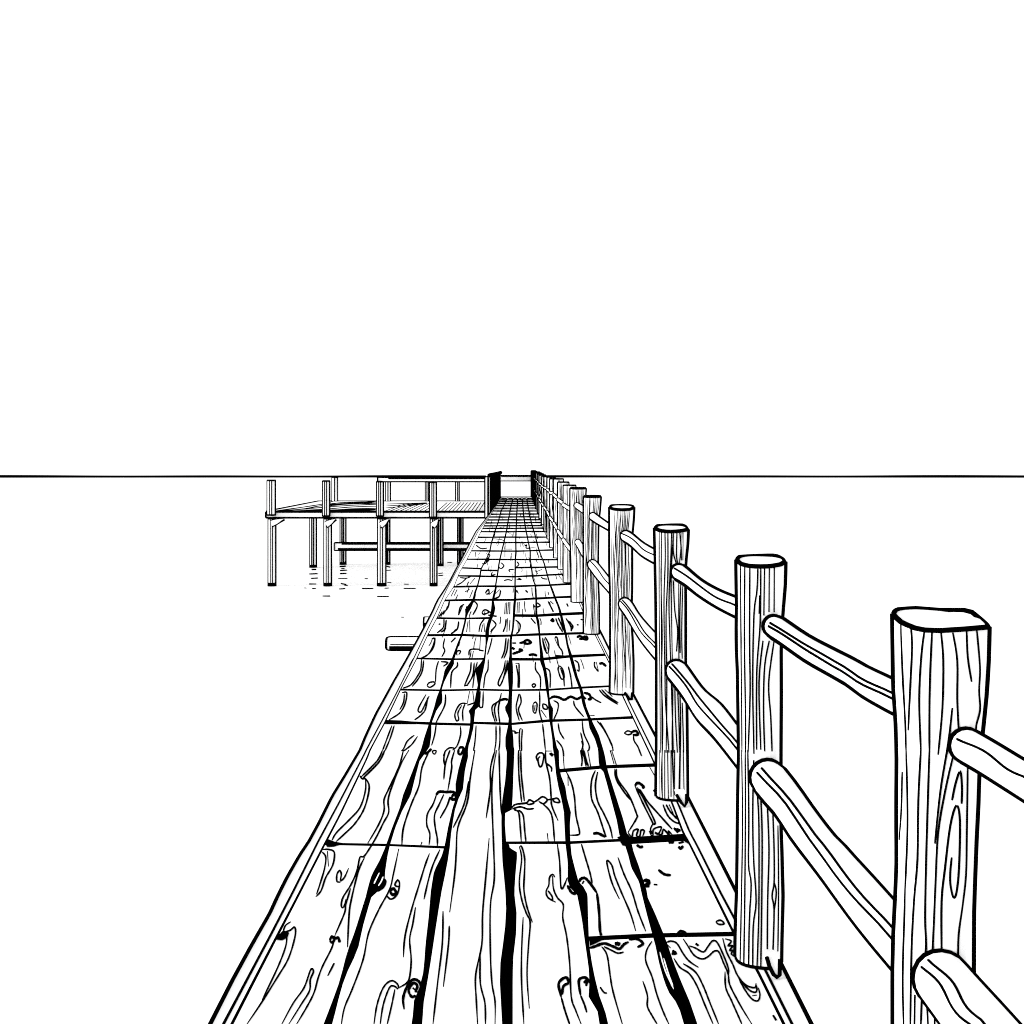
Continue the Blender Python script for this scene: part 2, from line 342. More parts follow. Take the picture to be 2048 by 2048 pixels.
g(5, 7, [(155,0),(158,150),(165,330),(175,430)],[(280,0),(282,150),(300,335)],[(295,0),(298,150),(318,330)],[(455,0),(455,70),(480,180),(490,300),(495,360),(535,455)],
 [(450,80),(490,110),(492,140)],[(250,385),(280,400),(290,480),(298,590)],[(280,385),(310,420),(320,520),(328,590)],[(435,345),(480,390),(500,450),(512,590)],[(465,535),(472,590)],
 [(288,620),(302,625),(320,700),(318,800),(315,900),(335,1010),(370,1110)],[(285,620),(300,700),(285,850),(300,960),(330,1050),(355,1110),(345,1250),(335,1450),(350,1665)],
 [(310,1075),(300,1300),(300,1500),(315,1768)],[(530,605),(545,720),(552,870),(565,890),(595,820)],[(515,820),(500,800),(480,820),(475,870),(458,910),(470,950),(520,980)],
 [(500,810),(505,890),(530,950),(568,995),(565,1080),(590,1200),(610,1380),(620,1590),(650,1680),(685,1768)],[(470,905),(495,940),(500,965)],
 [(588,140),(620,210),(640,300),(650,420),(672,520),(665,545),(612,548)],[(598,170),(600,230)],[(775,130),(750,200),(750,310),(790,400),(830,520),(845,560)],
 [(790,140),(775,230),(790,330),(830,410),(870,500),(885,570)],[(685,105),(690,60),(680,0)],[(700,0),(715,60),(730,105)],[(690,0),(705,50),(715,105)],[(725,0),(745,105)],[(565,0),(575,125)],
 [(685,605),(710,690),(740,790),(755,860)],[(930,960),(880,850),(848,715),(880,740),(900,810),(940,910),(1000,1050),(1035,1165)],[(920,690),(960,800),(1010,910),(1050,1040),(1100,1168)],
 [(830,1265),(880,1290),(920,1308),(958,1300)],[(815,1265),(850,1320),(870,1450),(890,1560),(950,1768)],[(1140,1230),(1105,1290),(1100,1360),(1140,1460),(1170,1570),(1210,1680),(1250,1768)],
 [(1080,1485),(1110,1580),(1110,1650),(1140,1710),(1175,1768)],[(870,0),(895,90)],[(880,0),(910,95)],[(900,120),(910,190),(960,270),(1000,320)],
 [(910,120),(920,190),(990,290),(1040,410),(1040,440),(985,530)],[(1030,230),(1080,340),(1140,460),(1145,475)],[(1045,240),(1100,340),(1160,465),(1140,475)],
 [(1060,250),(1110,330),(1180,410),(1270,510)],[(1145,475),(1130,510),(1140,540)],[(1060,0),(1075,40)],[(1125,110),(1165,180)],
 [(1210,350),(1240,420),(1280,460),(1320,475)],[(1230,350),(1260,400),(1310,450)],[(1250,350),(1290,440)],
 [(1550,1105),(1580,1095),(1605,1118),(1570,1122),(1550,1105)],[(1340,1215),(1370,1260),(1410,1320),(1460,1345),(1500,1330),(1540,1295),(1570,1300),(1600,1370),(1630,1440),(1640,1510),(1690,1610),(1730,1680),(1785,1768)],
 [(1380,1260),(1420,1275),(1470,1300),(1500,1265),(1530,1228),(1560,1240),(1600,1320),(1630,1400),(1635,1440)],[(1230,1240),(1260,1230),(1300,1245),(1340,1310),(1380,1360),(1440,1400)],
 [(1235,1250),(1260,1275)],[(1280,1340),(1320,1400),(1380,1440),(1430,1520),(1480,1640),(1535,1768)],[(1340,1375),(1420,1430),(1470,1520),(1510,1620),(1570,1768)],
 [(1610,1425),(1615,1530),(1650,1610),(1690,1700),(1720,1768)],[(1595,1210),(1620,1300),(1660,1380),(1690,1450),(1740,1510),(1800,1530),(1810,1500)],
 [(1700,1470),(1760,1540),(1800,1560),(1815,1545),(1810,1510)],[(1690,1450),(1730,1530),(1780,1600),(1820,1615),(1835,1580),(1825,1530)],[(1785,1580),(1815,1578)],
 [(1610,1215),(1650,1230),(1630,1260),(1660,1260),(1640,1290),(1665,1290),(1650,1310),(1670,1330)],
 [(985,530),(1010,560),(1020,520),(1050,510),(1040,550),(1060,555),(1070,515),(1090,520),(1080,555)],[(1120,520),(1145,560),(1150,510),(1200,495),(1180,540),(1160,530),(1200,545),(1215,510),(1250,550),(1245,520),(1270,545)],
 [(805,1525),(830,1560),(850,1565)],[(235,375),(260,350),(330,340),(350,320),(380,340),(345,350),(330,340)],[(380,335),(405,320),(435,300),(465,320),(440,345),(410,330)],
 [(465,320),(500,315),(530,310),(545,335),(515,335),(500,320)],[(240,380),(290,365),(340,380),(380,375)],
 [(400,70),(395,40),(415,18),(440,25),(440,60),(430,100),(415,105),(405,60),(420,40)])
g(5, 11, [(675,850),(680,830),(710,825),(750,870),(785,920)],[(785,920),(798,1030),(805,1160),(815,1195)],[(690,862),(702,842)],[(595,870),(620,915),(650,928)],
 [(605,1500),(590,1465),(560,1475),(538,1510),(555,1590)],[(560,1575),(570,1520),(605,1500)],[(740,1500),(720,1470),(690,1465),(668,1490),(680,1580)],[(700,1500),(722,1482),(715,1520)],
 [(735,1275),(770,1265),(830,1245),(890,1265),(930,1280),(960,1250),(990,1235)],[(990,1220),(1040,1215),(1082,1245),(1045,1270)],[(760,540),(790,535),(840,560)],
 [(1030,230),(1050,210),(1085,235),(1075,245)],[(1280,500),(1310,530),(1295,510),(1325,520)],[(1040,610),(1065,625),(1082,618)],[(1310,620),(1325,635),(1340,615)],
 [(1180,770),(1220,800),(1262,805)],[(1305,1185),(1325,1165),(1362,1180)],[(1270,1290),(1295,1310),(1265,1310)],[(1150,865),(1175,867)])
g(5, 8, [(555,1590),(580,1680),(610,1768)],[(680,1580),(705,1640),(720,1690)])
g(5, 15, [(900,1250),(918,1246),(935,1254)],[(1245,595),(1260,590),(1282,592)],[(1310,600),(1345,590)],[(1085,840),(1110,840),(1120,855),(1100,870),(1125,875)],[(1420,1245),(1440,1260)],[(1150,255),(1172,285)],[(480,20),(498,38)])
g(8, 13, [(435,1580),(455,1612)])
g(3, 6, [(285,1000),(260,1080),(225,1165)],[(270,1000),(240,1080),(210,1160)],[(415,1062),(370,1100),(345,1150),(330,1165)],[(435,1070),(400,1120),(365,1150),(345,1165)],
 [(555,990),(545,1060),(525,1130)],[(535,1160),(555,1165),(545,1185),(532,1175),(535,1160)],[(710,1005),(712,1060),(690,1130),(660,1160)],[(600,1200),(615,1165),(640,1145),(670,1145)],
 [(812,1000),(805,1100),(795,1165)],[(940,1000),(940,1100),(930,1165)],[(965,1000),(965,1100),(958,1165)],[(1095,1020),(1090,1060),(1092,1165)],[(1110,1025),(1105,1100),(1105,1165)],[(1095,1020),(1110,1025)],
 [(1045,1035),(1065,1040),(1062,1050),(1085,1045)],[(1240,990),(1250,1080),(1258,1160)],[(1260,1165),(1300,1165)],[(1340,985),(1350,1040),(1380,1090)],[(1330,1095),(1365,1140),(1378,1200)],
 [(1485,1045),(1500,1120),(1490,1165)],[(1495,970),(1505,1050),(1540,1130),(1535,1165)],[(1490,1100),(1505,1165)],[(1590,970),(1630,1020),(1680,1110),(1695,1165)],[(1610,980),(1650,1050),(1690,1140)],
 [(1765,1050),(1790,1035),(1815,1050),(1790,1060),(1765,1050)],[(1825,1065),(1830,1100),(1855,1140),(1875,1195)],
 [(335,790),(365,790),(355,860),(320,920),(250,965)],[(350,795),(345,850),(320,900)],[(490,800),(445,880),(440,910),(460,910),(490,850),(510,810)],[(500,820),(490,880),(480,910)],[(415,965),(450,940),(480,910)],
 [(615,800),(610,870),(570,950),(550,990)],[(755,860),(720,858),(695,880),(675,930),(685,970),(700,960),(695,920),(720,870)],[(740,862),(725,910),(728,975)],[(790,780),(800,860)],[(770,780),(755,860)],
 [(840,780),(832,870),(845,885),(855,870),(858,780)],[(975,790),(960,840),(920,870),(915,910),(935,980)],[(965,840),(955,900),(965,985)],[(945,850),(930,900),(945,975)],
 [(1090,795),(1080,830),(1070,890),(1090,970)],[(1095,800),(1102,850),(1085,900),(1110,970)],[(1180,860),(1195,850),(1205,870),(1195,920),(1180,910),(1178,880),(1180,860)],[(1192,870),(1188,905)],
 [(1220,780),(1222,850),(1220,910),(1240,985)],[(1240,860),(1265,870),(1270,895),(1245,890),(1240,860)],[(1230,900),(1265,950)],[(1310,840),(1340,860),(1335,910),(1310,965)],[(1440,840),(1450,880),(1505,945)],
 [(1555,815),(1580,835),(1618,855)],[(1605,770),(1640,810),(1725,865)],[(1620,768),(1660,810),(1728,855)],[(1640,768),(1690,815)],[(1545,935),(1575,935)],
 [(460,575),(455,640),(430,690),(390,740),(340,760)],[(475,580),(465,650),(440,700),(400,750)],[(495,745),(510,725),(540,720),(545,735),(515,755),(495,745)],[(570,585),(555,640),(550,720)],
 [(585,590),(630,595),(600,620)],[(690,590),(690,620),(655,660),(648,760)],[(780,590),(775,650),(755,700),(735,750)],[(800,595),(790,680),(755,740)],[(820,590),(800,680),(790,760)],
 [(890,575),(888,640),(870,680),(860,760)],[(1000,580),(990,640),(955,720),(965,745),(990,690),(1010,600)],[(1012,580),(1010,640),(985,700)],[(1065,600),(1090,600)],[(1070,610),(1082,680),(1082,760)],
 [(1088,600),(1090,680),(1090,760)],[(1195,590),(1195,640),(1225,690),(1225,770)],[(1170,740),(1185,732),(1195,742),(1182,755),(1170,740)],[(1260,630),(1285,650),(1290,700),(1288,760)],
 [(1350,615),(1340,640),(1360,700),(1380,690),(1370,640),(1350,615)],[(1355,630),(1375,690),(1380,750)],[(1405,620),(1420,680),(1430,760)],[(1445,580),(1470,600),(1475,650),(1460,640)],
 [(1575,590),(1575,620),(1600,655)],[(1585,590),(1600,650)],
 [(550,435),(530,500),(500,545),(460,565)],[(525,445),(545,440),(540,490),(510,540)],[(610,440),(600,490),(610,520),(590,560)],[(690,550),(685,530),(700,518),(712,525),(700,545)],
 [(840,430),(835,510)],[(835,510),(775,512),(765,550)],[(795,520),(785,570)],[(780,520),(775,560)],[(915,435),(905,480),(885,545)],[(1005,435),(995,520),(975,570)],[(1020,440),(1010,520),(990,570)],
 [(1240,435),(1250,500),(1270,540)],[(1255,430),(1280,480),(1275,540)],[(1245,460),(1265,520)],[(1250,440),(1275,510)],[(1320,440),(1325,430),(1335,440),(1345,490),(1365,520),(1370,550)],[(1318,440),(1340,490)],
 [(605,315),(600,370),(560,405)],[(620,320),(610,380),(585,400)],[(680,380),(660,405)],[(700,330),(690,380),(650,410)],[(760,330),(750,400)],[(770,320),(772,400)],[(865,315),(840,350),(830,400)],[(855,350),(845,400)],[(862,340),(868,400)],
 [(915,320),(940,350),(920,380),(905,400)],[(1005,315),(1000,360),(985,400)],[(1015,310),(1010,400)],[(1030,320),(1025,390)],[(1065,320),(1095,350),(1090,390),(1070,410)],[(1080,330),(1085,400)],
 [(1325,310),(1340,350),(1370,400)],[(1340,305),(1360,350),(1375,390)],[(1390,310),(1420,360),(1425,395)],[(1395,320),(1435,360),(1420,390)],
 [(640,200),(625,250),(570,300)],[(735,220),(710,240),(700,290)],[(725,230),(705,280)],[(800,200),(820,230),(790,290)],[(850,270),(870,255),(895,270),(860,285),(850,270)],
 [(1000,210),(995,285)],[(1010,208),(1005,285)],[(1022,205),(1015,285)],[(1030,205),(1028,285)],[(1080,205),(1075,280)],[(1090,205),(1088,275)],[(1205,210),(1225,230),(1195,240)],
 [(1275,200),(1300,250),(1310,270)],[(1285,205),(1295,240)],[(1290,200),(1310,220)],[(740,140),(770,125)],[(675,120),(650,170)],[(690,125),(670,165)],[(790,130),(770,180)],[(870,150),(890,125),(895,150),(875,155)],
 [(970,130),(960,170),(925,185)],[(1275,140),(1280,160)])
g(3, 10, [(525,1150),(490,1180),(470,1165)],[(700,1150),(715,1140),(732,1150),(715,1185),(698,1180),(700,1150)],[(1810,1045),(1840,1035),(1855,1060),(1820,1060)],[(755,870),(800,855)],[(960,840),(1000,830),(1015,840)],
 [(1285,830),(1310,815),(1345,820),(1380,835),(1420,815),(1460,830),(1495,815),(1520,830)],[(1505,790),(1540,800),(1550,830),(1530,830)],[(735,745),(760,740)],[(1605,605),(1625,600),(1650,620)],[(650,465),(680,435)],[(830,515),(860,520)],
 [(1045,470),(1070,470)],[(1090,470),(1115,465),(1140,450),(1165,465),(1140,475),(1115,465)],[(1045,540),(1075,530),(1110,515),(1085,510)],[(1150,548),(1180,543),(1205,552)],[(1325,550),(1400,555)],
 [(1460,435),(1480,425),(1500,440),(1475,445)],[(1500,430),(1525,430),(1525,445),(1500,445)],[(570,350),(582,346)],[(1165,310),(1195,345)],[(1290,320),(1310,330),(1300,310)],[(1485,315),(1497,322)],[(1460,350),(1472,355)],
 [(880,260),(910,275)],[(890,290),(945,298)],[(1180,220),(1190,240)],[(1395,215),(1405,235)],[(1070,130),(1080,145)],[(1130,130),(1145,145)])
g(3, 18, [(1042,500),(1060,510)],[(1290,1180),(1308,1195)])
g(2, 7, [(95,1135),(160,1140),(200,1125)],[(160,1140),(110,1185),(60,1210)],[(240,1140),(190,1200)],[(520,1165),(560,1155),(600,1165)],[(640,1150),(690,1155),(660,1140)],[(880,1130),(900,1145),(940,1150)],
 [(410,1080),(400,1110),(440,1105)],[(580,1080),(570,1060),(620,1055)],[(820,1065),(850,1100)],[(830,1080),(890,1055)],[(360,910),(385,920),(350,980),(380,970)],[(490,990),(520,1020),(490,1050),(465,1020)],
 [(645,980),(665,1010),(640,1030)],[(540,860),(600,860)],[(530,880),(530,940)],[(245,890),(250,940)],[(720,830),(740,820),(735,850),(780,850)],[(250,820),(300,855),(360,850)],[(310,1000),(340,1000),(380,950)],
 [(480,1250),(440,1290)],[(420,1260),(380,1300)],[(650,1260),(660,1290)])
g(2, 4, [(420,760),(500,770),(530,790)],[(690,780),(740,840)],[(800,770),(830,800)],[(560,700),(620,730)],[(310,715),(400,715)],[(480,650),(560,660)],[(760,850),(835,840)],[(660,790),(720,800)],[(330,660),(420,665)],[(500,560),(520,580)],[(700,600),(760,620)],[(280,750),(350,752)],[(760,690),(800,700)])
rg = random.Random(5)
for _ in range(95):                     # faint weathering of the far boards
    y = 390 + 720 * rg.random() ** .8; t = (y + 26) / 1000.0
    x = 650 + rg.uniform(-1, 1) * 430 * t
    L = (8 + 60 * t) * rg.uniform(.5, 1.2); lean = (x - 640) / max(60, y + 26)
    D.append((2, [(x, y), (x + lean * L * .5 + rg.uniform(-6, 6) * t, y + L * .5), (x + lean * L + rg.uniform(-10, 10) * t, y + L)], rg.uniform(2.0, 4.2)))
for _ in range(40):
    y = 60 + 520 * rg.random(); half = 130 + .42 * (y - 30)
    x = 1030 + rg.uniform(-1, 1) * (240 + .75 * y)
    if x > 1380 + .3 * y: continue
    L = 30 + 45 * rg.random(); lean = (x - 1060) / (y + 690)
    D.append((3, [(x, y), (x + lean * L * .5 + rg.uniform(-5, 5), y + L * .5), (x + lean * L, y + L)], rg.uniform(2.5, 4)))
for i, (v, p, w) in enumerate(D):
    dk.stroke(S(v, p), w / VIEW[v][2], deckpt, .0015 + i * 2e-6)
BL = [(4, [(490,1210),(530,1165),(575,1175),(565,1205),(530,1225),(495,1222)]), (4, [(805,605),(822,572),(868,590),(930,600),(860,622),(820,625)]),
      (3, [(230,965),(330,968),(430,978),(430,992),(225,992)]), (5, [(735,1215),(830,1202),(900,1205),(820,1222),(740,1262)]),
      (5, [(915,560),(985,540),(1010,580),(1000,620),(950,615)]), (5, [(1345,545),(1365,560),(1385,610),(1350,590)]),
      (3, [(745,235),(782,225),(770,262),(752,280)]), (5, [(1110,95),(800,112),(840,150),(855,100)])]
for i, (v, p) in enumerate(BL): dk.blob(S(v, p), deckpt, .0025 + i * 1e-5)
for l in ([(1190,1300),(1225,1420),(1280,1540)], [(1215,1340),(1245,1440),(1275,1520)]): dk.stroke(S(5, l), 5 / 3.22, deckpt, -.004, .3, 0)
for l in ([(1155,790),(1138,825),(1120,862)], [(1180,815),(1165,850),(1148,875)]): dk.stroke(S(4, l), 5 / 3.22, deckpt, .004, .3, 0)
# line along the far end of the deck
dk.tube([deckpt(fLout(END), END), deckpt(fRout(END), END)], 1.1 * 44.6 / F, 1)
dk.build('deck', pier)

def kerb(name, fo, fi, fm, side):
    k = MB(); ys = [4200, 3400, 2800, 2400, 2150] + [2048 - 1050 * (i / 90) ** .8 for i in range(91)]
    ys = [y for y in ys if y > END] + [END]
    vs = []; edge = []; inner = []
    for y in ys:
        a, b = deckpt(fo(y), y), deckpt(fi(y), y)
        vs += [a, b, b - Vector((0,0,.16)), a - Vector((0,0,.16))]
        edge.append(a); 
    n = len(ys) - 1; fs = []; fd = []
    for i in range(n):
        a, b = 4*i, 4*i+4
        fs += [[a, a+1, b+1, b], [a+3, b+3, b, a][::-1]]
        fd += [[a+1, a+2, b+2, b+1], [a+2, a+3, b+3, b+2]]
    fs += [[0, 3, 2, 1], [4*n, 4*n+1, 4*n+2, 4*n+3]]
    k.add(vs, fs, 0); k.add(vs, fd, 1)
    wk = 4.2 if side < 0 else 4.2
    rad = [.0042 + .00036 * p.y for p in edge]
    k.tube(edge, rad, 1, 6)
    k.tube([p - Vector((0,0,.16)) for p in edge], [r * .8 for r in rad], 1, 6)
    L = [(fm(y), y) for y in ys if y < 2300]
    vs = []
    for i, (x, y) in enumerate(L):
        w = lw(y) * .46
        vs += [deckpt(x - w, y, .0015), deckpt(x + w, y, .0015)]
    k.add(vs, [[2*i, 2*i+1, 2*i+3, 2*i+2] for i in range(len(L) - 1)], 1)
    return k.build(name, pier)
kerb('kerb_beam', fLout, lambda y: fLin(y) - lw(y) / 2, fLmid, -1)
kerb('kerb_beam', fRout, lambda y: fRin(y) + lw(y) / 2, lambda y: fRin(y) + .3 * (fRout(y) - fRin(y)), 1)

def log(m, pts, rad, inkw, n=18, grain=0, endrims=2, rimw=None):
    """round timber with dark lines along its upper and lower edge and round its ends"""
    pts = [Vector(p) for p in pts]; N = len(pts)
    R = rad if isinstance(rad, (list, tuple)) else [rad] * N
    m.tube(pts, R, 0, n)
    cam = Vector((0, 0, H))
    ups, dns = [], []
    gl = [[] for _ in range(grain)]
    for i, p in enumerate(pts):
        t = (pts[min(i+1, N-1)] - pts[max(i-1, 0)]).normalized()
        d = t.cross(p - cam).normalized()
        if d.z < 0: d = -d
        iwi = inkw[i] if isinstance(inkw, (list, tuple)) else inkw
        ups.append(p + d * (R[i] * .97 + .25 * iwi)); dns.append(p - d * (R[i] * .97 + .25 * iwi))
        w = t.cross(d).normalized()
        if w.dot(cam - p) < 0: w = -w
        for k in range(grain):
            an = math.radians((8, -14, 24)[k % 3]) + .09 * math.sin(i * .55 + k * .6 + N)
            gl[k].append(p + (w * math.cos(an) + d * math.sin(an)) * R[i])
    iw = inkw if isinstance(inkw, (list, tuple)) else [inkw] * N
    m.tube(ups, iw, 1, 6); m.tube(dns, iw, 1, 6)
    for l in gl: m.tube(l[1:] if len(l) > 4 else l, [w * .46 for w in (iw[1:] if len(l) > 4 else iw)], 1, 5)
    if endrims:
        for e in ((0,) if endrims == 1 else (0, N - 1)):
            t = (pts[1] - pts[0] if e == 0 else pts[-1] - pts[-2]).normalized()
            u = t.cross(Vector((0, 0, 1))).normalized(); w = t.cross(u)
            m.tube([pts[e] + (u * math.cos(a) + w * math.sin(a)) * R[e] for a in [2 * math.pi * k / 20 for k in range(20)]], iw[e], 1, 6, True)
    return m
# cross beams that stick out on the left under the deck, and the piles under the deck
Yb = 9.35
cb = MB(); a = at(776, 1287, Yb); r = 12.6 * Yb / F
log(cb, [a + (Vector((.72, Yb, a.z)) - a) * t for t in (-.006, .004, .016, .03, .3, .6, 1)], [r * .84, r * .95, r, r, r, r, r], .0095, grain=0)
cb.tube([a + Vector((.02 + k * .2, -r * .62, -r * .6)) for k in range(4)], r * .5, 1, 8)   # dark lower side
cb.tube([a + Vector((.03 + k * .14, -r * .98, .0)) for k in range(3)], .004, 1, 5)
cb.build('cross_beam', pier)
Yc = 11.6
cb = MB(); a = at(848, 1245, Yc); r = 10.5 * Yc / F
log(cb, [a + (Vector((.7, Yc, a.z)) - a) * t for t in (0, .1, .3, .6, 1)], r, .008)
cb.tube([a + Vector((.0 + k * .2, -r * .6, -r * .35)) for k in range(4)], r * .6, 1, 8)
cb.build('cross_beam', pier)
FOOT = {}
def round_pile(m, x, Y, zt, zb, r, ink, stripes=2, foot=True, dark=0):
    zs = [zb + (zt - zb) * k / 6 for k in range(7)]
    m.tube([(x, Y, z) for z in zs], r, 0, 16)
    for s in (-1, 1): m.tube([(x + s * r * .97, Y - r * .1, z) for z in zs], ink, 1, 6)
    for s in (-1, 1): m.tube([(x + s * r * .75, Y + r * .65, z) for z in zs], ink * .5, 1, 5)
    for k in range(stripes):
        u = (-.5 + (k + .7) / (stripes + .4)) * 1.5
        m.tube([(x + r * u, Y - r * math.sqrt(max(.05, 1 - u * u)), z) for z in zs], ink * (.5 + .5 * dark), 1, 5)
    for z in (zt, zb + .001):
        m.tube([(x + r * math.cos(2*math.pi*k/16), Y + r * math.sin(2*math.pi*k/16), z) for k in range(16)], ink * .8, 1, 6, True)
    if foot:
        f = MB(); f.tube([(x, Y, zb), (x, Y, zb + .13)], r * 1.06, 1, 16); FOOT[0] = f
for Y in (5.2, 14.5, 20.5, 26.5):
    for s in (-.42, .42):
        pm = MB(); round_pile(pm, s, Y, deckz(Y) - .09, WATER - .4, .09, .01, 3)
        FOOT.pop(0).build('foot_band', pm.build('piling', pier))

# ================================================================== RIGHT FENCE
fence = thing('post_and_rail_fence', 'long rustic fence of round log posts and slim rails along the right boardwalk edge', 'fence', (.77, 1.9, deckz(1.9)))
NP = 2.6
class Post:
    def __init__(s, fl, fr, ytop, zbot, Y, bk=.92):
        s.fl, s.fr, s.Y = fl, fr, Y
        s.ztop = H - (ytop - HZ) * Y / F; s.zbot = zbot; s.bk = bk
        xm = ((fl(ytop) + fr(ytop)) / 2 - 1024) / F
        s.c, s.s = math.cos(math.atan(xm)), math.sin(math.atan(xm))
    def geo(s, z):
        y = HZ + (H - z) * F / s.Y
        xl, xr = (s.fl(y) - 1024) * s.Y / F, (s.fr(y) - 1024) * s.Y / F
        return (xl + xr) / 2, (xr - xl) / 2 * s.c
    def loc(s, cx, du, dv, z):         # du to the right, dv towards the viewer's side
        return Vector((cx + s.c * du - s.s * dv, s.Y - s.s * du - s.c * dv, z))
    def surf(s, u, z, front=True):
        cx, a = s.geo(z); b = s.bk * s.a0
        v = max(0, 1 - abs(u) ** NP) ** (1 / NP)
        return s.loc(cx, a * u, b * v * (1 if front else -1), z)
    def px(s, x, y):                 # photo pixel -> (u, z) on the front face
        Ys = s.Y
        for _ in range(3):
            z = H - (y - HZ) * Ys / F; cx, a = s.geo(z)
            xc = 1024 + cx * F / s.Y; hp = a / s.c * F / s.Y
            u = max(-.96, min(.96, (x - xc) / hp))
            p = s.surf(u, z); Ys = p.y
        return u, z
    def build(s, ink, tilt=0.0, tilty=0.0, lines=(), nl=0, lw=.002, seed=0, splinter=None, label=None, rim=1.0, foot=True, top=None):
        s.a0 = s.geo(s.ztop)[1]; s.a0 = s.geo((s.ztop + s.zbot) / 2)[1] * 1.04
        m = MB(); NR, NS = 18, 28; rings = []
        for i in range(NR + 1):
            z = s.zbot + (s.ztop - s.zbot) * i / NR; ring = []
            cx, a = s.geo(z); b = s.bk * s.a0
            for k in range(NS):
                an = 2 * math.pi * k / NS; c, sn = math.cos(an), math.sin(an)
                ex = 2 / NP
                x = a * math.copysign(abs(c) ** ex, c); yy = b * math.copysign(abs(sn) ** ex, sn)
                dz = (tilt * x / a + tilty * yy / b) if i == NR else 0
                p = s.loc(cx, x, -yy, z + dz)
                if i == NR and top:
                    px_ = 1024 + p.x * F / p.y; yf, yb = yx_of(top[1])(px_), yx_of(top[0])(px_)
                    t = .5 - .5 * sn / (max(abs(sn), .25)) if abs(sn) < .25 else (0 if sn > 0 else 1)
                    p.z = H - ((yb + (yf - yb) * t) - HZ) * p.y / F
                ring.append(p)
            rings.append(ring)
        vs = [p for r in rings for p in r]; fs = []
        for i in range(NR):
            for k in range(NS):
                l = (k + 1) % NS; fs.append([i*NS+k, i*NS+l, (i+1)*NS+l, (i+1)*NS+k])
        fs.append(list(range(NS))[::-1])
        m.add(vs, fs, 0)
        tp = MB(); tp.add(rings[-1], [list(range(NS))], 0)
        tp.tube(rings[-1], ink * .92 * rim, 1, 6, True)
        if foot: m.tube(rings[0], ink * .8, 1, 6, True)
        for u in (-1, 1):
            pts = []
            for i in range(NR + 1):
                z = s.zbot + (s.ztop - s.zbot) * i / NR
                cx, a = s.geo(z); dz = rings[-1][0 if u > 0 else NS // 2].z - z if i == NR else 0
                pts.append(s.loc(cx, a * u + ink * .4 * u, s.bk * s.a0 * .06, z + dz))
            m.tube(smooth(pts, 2), ink, 1, 6)
        for l in lines:
            P = [s.px(x, y) for x, y in smooth(l, 4)]
            n = len(P)
            R = [lw * min(1, .8 + 4 * min(i, n-1-i) / n) for i in range(n)]
            m.tube([s.surf(u, z) for u, z in P], R, 1, 5)
            m.tube([s.surf(-u, z, False) for u, z in P], R, 1, 5)
        rr = random.Random(seed)
        for k in range(nl):
            u0 = -.9 + 1.8 * (k + .5) / nl + rr.uniform(-.35, .35) / nl
            ph, fr_, am = rr.uniform(0, 6), rr.uniform(3, 8), rr.uniform(.01, .045)
            z0, z1 = s.zbot + .006, s.ztop - .004 + tilt * u0 - (0 if tilty == 0 else tilty * .9)
            if rr.random() < .32: z0 += rr.uniform(.1, .6) * (z1 - z0)
            elif rr.random() < .3: z1 -= rr.uniform(.1, .5) * (z1 - z0)
            for front in (True, False):
                P = []; R = []
                for i in range(25):
                    t = i / 24; z = z0 + (z1 - z0) * t
                    u = u0 + am * math.sin(fr_ * t * 3 + ph) + .4 * am * math.sin(17 * t + ph)
                    u = max(-.97, min(.97, u))
                    P.append(s.surf(u, z, front)); R.append(lw * (.55 + .5 * abs(math.sin(3 * t + ph))) * min(1, .4 + 8 * min(t, 1-t)))
                m.tube(P, R, 1, 5)
        if splinter:
            tipy = max(y for x, y in splinter); Ysp = min(s.Y - s.bk * s.a0 - .004, H * F / (tipy - VPY) - .012)
            sp = [at(x, y, Ysp) for x, y in splinter]
            bk_ = [p + Vector((0, max(.03, s.Y - Ysp - .02), 0)) if p.z > s.zbot else p + Vector((0, .012, 0)) for p in sp]; n = len(sp)
            m.add(sp + bk_, [list(range(n)), list(range(n, 2*n))[::-1]] + [[i, n+i, n+(i+1) % n, (i+1) % n] for i in range(n)], 0)
            m.tube(sp, ink * .8, 1, 6)
        o = m.build('post', fence); tp.build('post_top', o)
        if label: o['label'] = label
        s.top = s.ztop; return o
def lerpfn(pts):
    P = sorted(pts, key=lambda p: p[1])
    def fn(y):
        if y <= P[0][1]: return P[0][0]
        if y >= P[-1][1]: return P[-1][0]
        for a, b in zip(P, P[1:]):
            if a[1] <= y <= b[1]:
                t = (y-a[1]) / ((b[1]-a[1]) or 1); t = t*t*(3-2*t)*.5 + t*.5
                return a[0] + (b[0]-a[0]) * t
    return fn
posts = []
